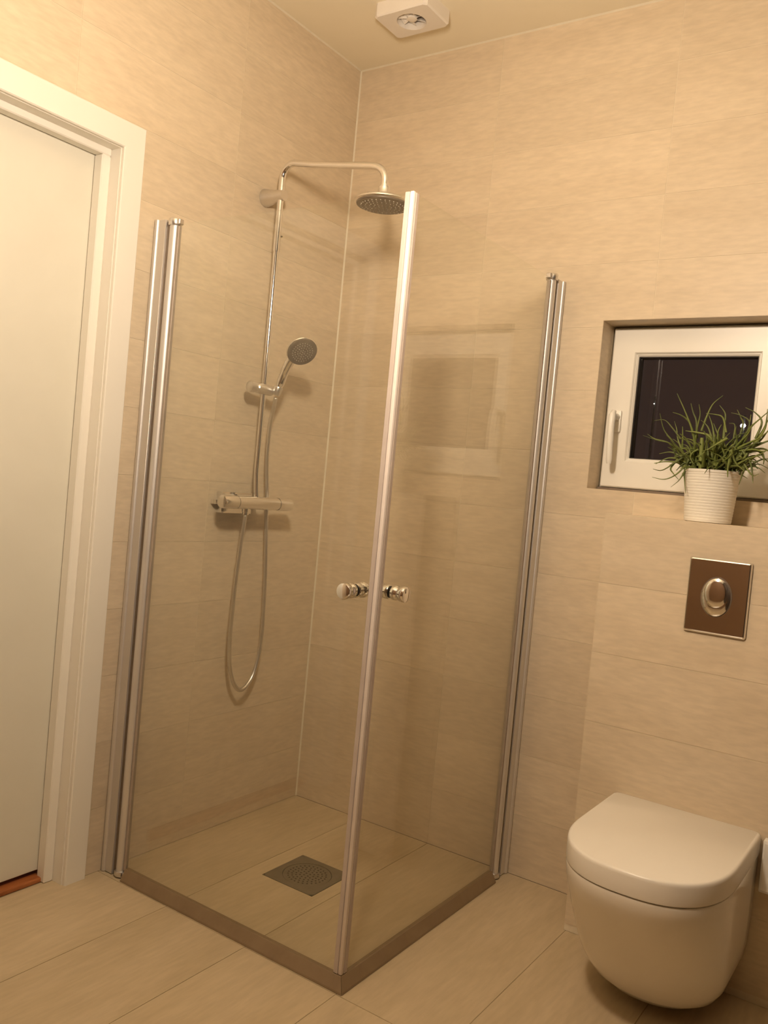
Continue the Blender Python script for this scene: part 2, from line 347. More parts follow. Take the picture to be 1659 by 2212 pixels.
# ================================================================ shower doors
DA, DBY, GZ0, GZ1 = .900, -.900, .034, 1.943
def shower_door(side, label):
    """local frame: s along the glass from the wall, n outward normal; mapped to the world per side"""
    if side == 'left': P = lambda s, n, z: (s, DBY - n, z)
    else: P = lambda s, n, z: (DA + n, -s, z)
    root = thing('shower_door', label, 'shower door', P(.0, 0, 0), 'pair of glass shower doors')
    def bx(bm, s0, s1, n0, n1, z0, z1, bev=0, seg=2):
        a = P(s0, n0, z0); b = P(s1, n1, z1)
        box(bm, min(a[0],b[0]), max(a[0],b[0]), min(a[1],b[1]), max(a[1],b[1]), z0, z1, bev, seg)
    topz = 1.957 if side == 'left' else 1.948
    bm = B(); bx(bm, .0005, .046, -.013, .013, .002, topz, .001, 1)
    for n_ in (.012, -.012): sweep(bm, [P(.0085, n_, .002), P(.0085, n_, topz)], .0080, 16)
    finish('wall_profile', bm, M['alu'], root, True, 40)
    bm = B(); bx(bm, .0462, .0570, -.006, .006, .006, topz-.006); finish('profile_gasket', bm, M['alu_dark'], root)
    bm = B(); sweep(bm, [P(.072, 0, .020), P(.072, 0, 1.938)], .0145, 24); finish('pivot_tube', bm, M['alu'], root, True)
    for z0, z1 in ((.004, .020), (1.938, 1.958)):
        bm = B(); turned(bm, P(.072, 0, z0), (0,0,1), [(0,.0175),(.003,.0195),(z1-z0-.003,.0195),(z1-z0,.0175)], 24); bx(bm, .072, .100, -.009, .009, z0+.002, z1-.002, .002, 1)
        finish('pivot_cap', bm, M['chrome_soft'], root, True)
    bm = B(); bx(bm, .0868, .0965, -.0055, .0055, .024, 1.936, .001, 1); finish('glass_clamp', bm, M['clamp'], root)
    bm = B(); bx(bm, .0966, .889, -.003, .003, GZ0, GZ1); finish('glass_panel', bm, M['glass'], root)
    # sloping drip seal below the glass, mitred at the free corner
    prof = [(-.006, .001), (.024, .001), (.0225, .006), (.006, GZ0-.001), (-.006, GZ0-.001)]
    bm = B(); a = [bm.verts.new(P(.0985, n, z)) for n, z in prof]; c = [bm.verts.new(P(.8994+n, n, z)) for n, z in prof]
    bm.faces.new(a); bm.faces.new(c[::-1])
    for k in range(5): bm.faces.new((a[k], a[(k+1)%5], c[(k+1)%5], c[k]))
    finish('bottom_seal', bm, M['seal'], root)
    # vertical magnet strip along the free edge
    bm = B(); bx(bm, .8795, .8925, -.005, .005, GZ0, GZ1+.002, .0015, 1); sl = finish('edge_seal', bm, M['strip_shaded'] if side == 'left' else M['strip_shadow'], root)
    # turned knob, inside and outside halves on the same spot of the glass
    ks, kz = (.832, .976) if side == 'left' else (.832, .978)
    for sg in (1, -1):
        d = Vector(P(0, sg, 0)) - Vector(P(0, 0, 0)); p = Vector(P(ks, sg*.0031, kz))
        bm = B(); turned(bm, p, d, [(0,.0150),(.0008,.0150)], 20); finish('knob_gasket', bm, M['rubber'], root, True)
        bm = B(); turned(bm, p + d*.0009, d, [(0,.0165),(.003,.0185),(.013,.0185),(.016,.0165),(.021,.0165),(.025,.0195),(.036,.0205),(.040,.0190),(.0415,.015)], 28); finish('knob', bm, M['chrome'], root, True)
    return root
sd1 = shower_door('left', 'clear glass shower door hinged on the left wall beside the white door frame')
sd2 = shower_door('right', 'clear glass shower door hinged on the window wall, nearer the toilet')
# outer corner magnet profile belongs to the right-hand door
bm = B(); box(bm, .8932, .9045, -.9045, -.8932, GZ0, GZ1+.003, .003, 2); finish('corner_strip', bm, M['strip'], sd2, True, label='bright white vertical strip on the free corner')

# ================================================================ shower column
RXs, RYs = .070, -.460
col = thing('shower_set', 'chrome shower rail with overhead arm and round rain head on the left wall', 'shower', (0, RYs, 1.10))
bm = B(); box(bm, 0, .030, -.592, -.395, 1.099, 1.169, .0, 1)
es = [e for e in bm.edges if abs((e.verts[0].co - e.verts[1].co).x) > .01]; bmesh.ops.bevel(bm, geom=es, offset=.028, segments=6, affect='EDGES')
es = [e for e in bm.edges if all(abs(v.co.x-.030) < 1e-5 for v in e.verts)]; bmesh.ops.bevel(bm, geom=es, offset=.006, segments=2, affect='EDGES')
finish('wall_plate', bm, M['chrome'], col, True)
bm = B(); turned(bm, (.086, -.560, 1.140), (0,1,0), [(0,.0215),(.195,.0215)], 28); box(bm, .028, .075, -.53, -.47, 1.126, 1.152, .006, 2); mixer = finish('mixer_body', bm, M['chrome'], col, True)
bm = B(); turned(bm, (.086, -.561, 1.140), (0,-1,0), [(0,.019),(.003,.019),(.0031,.022),(.058,.0225),(.066,.021),(.068,.018)], 28); finish('temperature_knob', bm, M['chrome'], mixer, True)
bm = B(); turned(bm, (.086, -.364, 1.140), (0,1,0), [(0,.019),(.003,.019),(.0031,.022),(.060,.0225),(.068,.021),(.070,.018)], 28); finish('flow_knob', bm, M['chrome'], mixer, True)
bm = B(); turned(bm, (.080, -.507, 1.121), (0,0,-1), [(0,.013),(.012,.013),(.013,.011),(.022,.011)], 18); finish('hose_outlet', bm, M['chrome'], mixer, True)
bm = B(); sweep(bm, [(RXs+.010, RYs, 1.158), (RXs+.004, RYs, 1.20), (RXs, RYs, 1.24), (RXs, RYs, 2.000)], .0088, 18); finish('rail', bm, M['chrome'], col, True)
arm = [(RXs, RYs, 1.985), (RXs, RYs, 2.18), (RXs, RYs, 2.228)]
for k in range(1, 8):
    a = PI/2*k/7; arm.append((RXs+.045*(1-math.cos(a)), RYs, 2.228+.045*math.sin(a)))
arm += [(.20, RYs, 2.2565), (.32, RYs, 2.239), (.440, RYs, 2.222)]
for k in range(1, 8):
    a = PI/2*k/7; arm.append((.440+.052*math.sin(a), RYs, 2.170+.050*math.cos(a)))
arm.append((.492, RYs, 2.150))
bm = B(); sweep(bm, arm, .0112, 18); finish('overhead_arm', bm, M['chrome'], col, True)
bm = B(); turned(bm, (0, RYs, 2.170), (1,0,0), [(0,.029),(.004,.030),(.05,.0215),(.078,.0185),(.086,.017)], 24); finish('wall_bracket', bm, M['chrome_soft'], col, True)
bm = B(); turned(bm, (RXs, RYs+.008, 2.040), (.4,1,0), [(0,.006),(.010,.006),(.012,.004)], 12); finish('locking_screw', bm, M['chrome'], col, True)
HX, HZ = .493, 2.098
bm = B(); turned(bm, (HX, RYs, 2.158), (0,0,-1), [(0,.013),(.008,.014),(.009,.019),(.030,.019),(.034,.023),(.040,.033),(.044,.060),(.050,.084),(.054,.088),(.058,.088),(.061,.084)], 40)
rain = finish('rain_head', bm, M['chrome'], col, True, 50)
bm = B(); turned(bm, (HX, RYs, 2.0972), (0,0,-1), [(0,.0825),(.004,.0815),(.007,.074)], 40); finish('spray_face', bm, M['head_face'], rain, True)
def nozzles(bm, c, n, rmax, step, r, h):
    n = Vector(n).normalized(); u, v = frame_of(n); k = 0; rr = 0
    while rr <= rmax:
        cnt = max(1, int(2*PI*rr/step))
        for i in range(cnt):
            a = 2*PI*(i+.5*(k%2))/cnt; p = Vector(c) + (u*math.cos(a)+v*math.sin(a))*rr
            turned(bm, p, n, [(0, r), (h, r*.7)], 6)
        rr += step; k += 1
bm = B(); nozzles(bm, (HX, RYs, 2.0902), (0,0,-1), .068, .0135, .0020, .0022); o = finish('nozzles', bm, M['nozzle'], rain); o['kind'] = 'stuff'

# ---- hand shower on its slider
bm = B(); turned(bm, (RXs-.004, -.528, 1.525), (.12,1,-.03), [(0,.0155),(.002,.0185),(.022,.0185),(.024,.015),(.030,.0145),(.034,.0175),(.092,.0175),(.100,.0155)], 20)
turned(bm, (.098, -.430, 1.508), (.26,.10,1), [(0,.013),(.003,.0145),(.026,.0165),(.030,.0155)], 18)
slider = finish('slider', bm, M['chrome_soft'], col, True)
hs = thing('hand_shower', 'chrome hand shower with grey face and long hose, on the rail slider', 'hand shower', (.098, -.430, 1.50))
hc = Vector((.20, -.434, 1.655)); hn = Vector((.70, -.36, -.62)).normalized()
hp = [(.103,-.428,1.524), (.112,-.426,1.552), (.128,-.427,1.590), (.150,-.429,1.625)]
hp.append(tuple(hc - hn*.020 + Vector((-.012,0,-.004))))
bm = B(); sweep(bm, catmull(hp, 5), [.0125]*4+[.0145]*6+[.0160]*6+[.0165]*5, 18); finish('hand_grip', bm, M['chrome'], hs, True)
bm = B(); turned(bm, hc - hn*.026, hn, [(0,.014),(.006,.032),(.014,.047),(.022,.0525),(.026,.0525),(.028,.051)], 36); hh = finish('spray_head', bm, M['chrome'], hs, True, 50)
bm = B(); turned(bm, hc + hn*.0022, hn, [(0,.0505),(.003,.0498),(.005,.046)], 36); finish('spray_face', bm, M['head_face'], hh, True)
bm = B(); nozzles(bm, hc + hn*.0072, hn, .042, .0085, .0014, .0018); o = finish('nozzles', bm, M['nozzle'], hh); o['kind'] = 'stuff'
hose = [(.100,-.431,1.500),(.090,-.425,1.470),(.062,-.405,1.400),(.045,-.385,1.279),(.041,-.366,1.175),(.041,-.360,1.102),(.045,-.341,.873),(.045,-.334,.658),(.045,-.356,.545),(.047,-.397,.496),(.048,-.436,.494),(.050,-.474,.544),(.052,-.497,.626),(.057,-.505,.753),(.064,-.506,.910),(.074,-.507,1.03),(.080,-.507,1.098)]
hpnt = catmull(hose, 14)
# resample evenly and ripple the radius: a corrugated metal hose
dist = [0]
for a, b in zip(hpnt, hpnt[1:]): dist.append(dist[-1] + (b-a).length)
n = 520; pts = []; j = 0
for i in range(n+1):
    s = dist[-1]*i/n
    while j < len(dist)-2 and dist[j+1] < s: j += 1
    t = (s-dist[j])/(dist[j+1]-dist[j]); pts.append(hpnt[j].lerp(hpnt[j+1], t))
bm = B(); sweep(bm, pts, [.0066 + (.0010 if i % 2 else -.0004) for i in range(n+1)], 10); finish('hose', bm, M['chrome_soft'], hs, True, 80)

# ================================================================ floor drain
dr = thing('floor_drain', 'square grey floor drain with round perforated grate inside the shower', 'drain', (.46, -.49, -.02))
cx, cy, hw = .46, -.49, .0985; SEG = 48; rg = .078
def square_ring(bm, cx, cy, hx, hy, r, z, seg=48, up=True):
    o = []; c = []
    for k in range(seg):
        a = 2*PI*k/seg + PI/seg; s = 1/max(abs(math.cos(a)), abs(math.sin(a)))
        o.append(bm.verts.new((cx+hx*s*math.cos(a), cy+hy*s*math.sin(a), z))); c.append(bm.verts.new((cx+r*math.cos(a), cy+r*math.sin(a), z)))
    for k in range(seg): bm.faces.new((o[k], o[(k+1)%seg], c[(k+1)%seg], c[k]))
    return o, c
def extrude_ring(bm, cx, cy, hx, hy, r, z0, z1, seg=48):
    o0, c0 = square_ring(bm, cx, cy, hx, hy, r, z0, seg); o1, c1 = square_ring(bm, cx, cy, hx, hy, r, z1, seg)
    for a, b in ((o0, o1), (c0, c1)):
        for k in range(seg): bm.faces.new((a[k], a[(k+1)%seg], b[(k+1)%seg], b[k]))
bm = B(); extrude_ring(bm, cx, cy, hw, hw, rg, -.018, .001, 48); finish('drain_frame', bm, M['drain'], dr)
bm = B(); turned(bm, (cx, cy, -.014), (0,0,1), [(0,rg-.0016),(.0142,rg-.0016)], 48); grate = finish('grate', bm, M['drain'], dr)
bm = B()
rr = .010
while rr < .070:
    cnt = int(2*PI*rr/.0135)
    for i in range(cnt):
        a = 2*PI*i/cnt + rr*90; turned(bm, (cx+rr*math.cos(a), cy+rr*math.sin(a), .0002), (0,0,1), [(0,.0030),(.0003,.0030)], 8)
    rr += .0125
o = finish('grate_holes', bm, M['drain_hole'], grate); o['kind'] = 'stuff'

# ================================================================ extractor fan on the ceiling
fan = thing('extractor_fan', 'square white extractor fan with open round grille on the ceiling', 'fan', (.412, -.281, RZ))
fx0, fx1, fy0, fy1, fz = .310, .513, -.357, -.207, 2.755
cxf, cyf = (fx0+fx1)/2, (fy0+fy1)/2
bm = B(); o1, c1 = square_ring(bm, cxf, cyf, (fx1-fx0)/2-.004, (fy1-fy0)/2-.004, .049, fz)
o2 = [bm.verts.new((cxf+(v.co.x-cxf)*1.041, cyf+(v.co.y-cyf)*1.054, fz+.005)) for v in o1]; o3 = [bm.verts.new((v.co.x, v.co.y, RZ)) for v in o2]
c2 = [bm.verts.new((v.co.x, v.co.y, RZ-.001)) for v in c1]
for a, b in ((o1,o2),(o2,o3),(c1,c2)):
    for k in range(48): bm.faces.new((a[k], a[(k+1)%48], b[(k+1)%48], b[k]))
for k in range(48): bm.faces.new((o3[k], o3[(k+1)%48], c2[(k+1)%48], c2[k]))
finish('fan_housing', bm, M['fan'], fan)
bm = B(); turned(bm, (cxf, cyf, RZ-.0012), (0,0,-1), [(0,.0485),(.004,.0485)], 32); finish('duct_opening', bm, M['fan_dark'], fan)
bm = B(); turned(bm, (cxf, cyf, fz+.006), (0,0,1), [(0,0),(0.0005,.012),(.002,.0165),(.012,.0175),(.030,.0175)], 24); finish('fan_hub', bm, M['fan'], fan, True)
for k in range(7):
    a0 = 2*PI*k/7 + .3; bm = B(); rows = []
    for r, wd in ((.0165,.26),(.030,.30),(.0465,.30)):
        rows.append([])
        for s in (-1, 1):
            a = a0 + s*wd; z = fz+.018 + s*.007
            rows[-1].append((bm.verts.new((cxf+r*math.cos(a), cyf+r*math.sin(a), z-.0008)), bm.verts.new((cxf+r*math.cos(a), cyf+r*math.sin(a), z+.0008))))
    for p, q in zip(rows, rows[1:]):
        for i in (0, 1): bm.faces.new((p[0][i], p[1][i], q[1][i], q[0][i]))
        for s in (0, 1): bm.faces.new((p[s][0], p[s][1], q[s][1], q[s][0]))
    for p in (rows[0], rows[-1]): bm.faces.new((p[0][0], p[1][0], p[1][1], p[0][1]))
    finish('fan_blade', bm, M['fan'], fan)

# ================================================================ toilet
TX = 1.508; TB = CD
toilet = thing('toilet', 'white wall-hung toilet with closed rounded lid below the flush plate', 'toilet', (TX, TB, .06))
def dshape(hw, yf, ystr, n=2.5, seg=40, yb=TB-.001, cr=.012):
    """outline: straight back, straight sides, superelliptic front"""
    pts = [(-hw+cr, yb), (-hw+cr*.3, yb-cr*.3), (-hw, yb-cr)]
    pts += [(-hw, yb-cr+(ystr-yb+cr)*t) for t in (.25,.5,.75)]
    for k in range(seg+1):
        a = PI*k/seg; c, s = math.cos(a), math.sin(a)
        pts.append((-math.copysign(abs(c)**(2/n), c)*hw, ystr + (yf-ystr)*abs(s)**(2/n)))
    pts += [(hw, yb-cr+(ystr-yb+cr)*t) for t in (.75,.5,.25)]
    pts += [(hw, yb-cr), (hw-cr*.3, yb-cr*.3), (hw-cr, yb)]
    return pts
def loft(bm, secs, cap0=True, cap1=True):
    prev = None; first = None
    for pts, z in secs:
        r = [bm.verts.new((TX+x, y, z if not callable(z) else z(x, y))) for x, y in pts]
        if prev:
            for k in range(len(r)): bm.faces.new((prev[k], prev[(k+1)%len(r)], r[(k+1)%len(r)], r[k]))
        else: first = r
        prev = r
    if cap0: bm.faces.new(first[::-1])
    if cap1: bm.faces.new(prev)
YS = -.470
bm = B(); loft(bm, [(dshape(.190,-.7175,YS), .3860), (dshape(.1945,-.7215,YS), .3875), (dshape(.1955,-.7225,YS), .392), (dshape(.1955,-.7225,YS), .430), (dshape(.1945,-.7215,YS), .4360), (dshape(.192,-.719,YS), .4390), (dshape(.188,-.714,YS), .4403)])
finish('lid', bm, M['lid'], toilet, True, 50)
bowl = [(.3835,.1935,-.7190,-.4700,2.5),(.3780,.1945,-.7200,-.4700,2.5),(.3495,.1940,-.7120,-.4670,2.47),(.3165,.1935,-.6950,-.4590,2.43),(.2836,.1932,-.6740,-.4463,2.391),(.2506,.1929,-.6500,-.4367,2.355),(.2177,.192,-.6250,-.4266,2.318),(.1847,.1905,-.600,-.416,2.282),(.1518,.1875,-.5761,-.4051,2.246),(.1188,.1821,-.5545,-.3939,2.209),(.0880,.1728,-.5324,-.3825,2.173),(.0600,.1567,-.5098,-.3707,2.136),(.0380,.1280,-.4830,-.3587,2.1),(.0290,.0900,-.4450,-.345,2.1),(.0270,.05,-.40,-.32,2.0)]
bm = B(); loft(bm, [(dshape(.186,-.692,YS), .3858)] + [(dshape(h, yf, ys_, nn), z) for z, h, yf, ys_, nn in bowl])
finish('bowl', bm, M['ceramic'], toilet, True, 60)

# ================================================================ flush plate
fp = thing('flush_plate', 'square chrome flush plate with oval push buttons on the boxed wall', 'flush plate', (1.5335, CD, 1.027))
px0, px1, pz0, pz1 = 1.454, 1.614, .926, 1.128
bm = B()
def rr_(x0, x1, z0, z1, r, n=5):
    out = []
    for (cx_, cz_, a0) in ((x1-r, z1-r, 0), (x0+r, z1-r, PI/2), (x0+r, z0+r, PI), (x1-r, z0+r, 1.5*PI)):
        for k in range(n+1): a = a0 + PI/2*k/n; out.append((cx_+r*math.cos(a), cz_+r*math.sin(a)))
    return out
prev = None
for ins, y, r in ((0, CD-.0005, .006), (0, CD-.005, .006), (.0035, CD-.0105, .004), (.006, CD-.0118, .003)):
    ring_ = [bm.verts.new((x, y, z)) for x, z in rr_(px0+ins, px1-ins, pz0+ins, pz1-ins, r)]
    if prev: [bm.faces.new((prev[k], prev[(k+1)%len(ring_)], ring_[(k+1)%len(ring_)], ring_[k])) for k in range(len(ring_))]
    else: bm.faces.new(ring_[::-1])
    prev = ring_
bm.faces.new(prev)
finish('plate', bm, M['chrome_plate'], fp, True, 20)
def dome(bm, cx_, cz_, rx, rz, y, h, seg=40):
    prev = None
    for t, s in ((0,1),(.35,.98),(.62,.90),(.82,.72),(.95,.42),(1,0)):
        if s == 0: r_ = [bm.verts.new((cx_, y-h, cz_))]
        else: r_ = [bm.verts.new((cx_+rx*s*math.cos(2*PI*k/seg), y-h*t, cz_+rz*s*math.sin(2*PI*k/seg))) for k in range(seg)]
        if prev is None: bm.faces.new(r_[::-1])
        elif len(r_) == 1: [bm.faces.new((prev[k], prev[(k+1)%seg], r_[0])) for k in range(seg)]
        else: [bm.faces.new((prev[k], prev[(k+1)%seg], r_[(k+1)%seg], r_[k])) for k in range(seg)]
        prev = r_
bm = B(); turned(bm, (0,0,0), (0,-1,0), [(0,1),(1,1)], 40)
for v in bm.verts: v.co = Vector((1.5325+v.co.x*.0400, CD-.0119+v.co.y*.0012, 1.027+v.co.z*.0535))
finish('button_rim', bm, M['alu_dark'], fp)
bm = B(); dome(bm, 1.5325, 1.0265, .0380, .0510, CD-.0132, .009); finish('full_flush_button', bm, M['chrome'], fp, True)
bm = B(); dome(bm, 1.5325, 1.0375, .0315, .0395, CD-.0182, .008); finish('half_flush_button', bm, M['chrome'], fp, True)

# ================================================================ small white fixture at the right edge, behind the lid
fixture = thing('wall_box', 'small white box on the boxed wall at right edge behind toilet lid', 'wall box', (1.765, CD, .30))
bm = B(); box(bm, 1.7125, 1.82, CD-.030, CD-.0005, .30, .433, .003, 2); finish('box_body', bm, M['upvc'], fixture, True)
bm = B(); box(bm, 1.7165, 1.816, CD-.032, CD-.0302, .306, .427, .001, 1); finish('front_cover', bm, M['upvc'], fixture)

# ================================================================ potted succulent on the shelf
PXc, PYc, PZ = 1.459, -.105, CZ
plant = thing('potted_plant', 'spiky green succulent in a white ribbed pot on the shelf under the window', 'plant', (PXc, PYc, PZ))
prof = [(0,.058),(.002,.0625)]
n_rib = 17
for k in range(n_rib):
    z0 = .004 + k*.0079; r0 = .0630 + .0079*k*.085
    prof += [(z0, r0-.0006), (z0+.0012, r0), (z0+.0064, r0+.0005), (z0+.0076, r0-.0002)]
prof += [(.1395,.0757),(.1455,.0762),(.1465,.0748),(.146,.0728),(.120,.0705),(.118,0)]
bm = B(); turned(bm, (PXc, PYc, PZ), (0,0,1), prof, 56); finish('pot', bm, M['pot'], plant, True, 30)
bm = B(); turned(bm, (PXc, PYc, PZ+.1185), (0,0,1), [(0,.069),(.012,.0705),(.017,.060),(.021,.030),(.020,0)], 30)
for v in bm.verts:
    if v.co.z > PZ+.129: v.co.z += random.uniform(-.003,.003)
finish('soil', bm, M['soil'], plant, True)
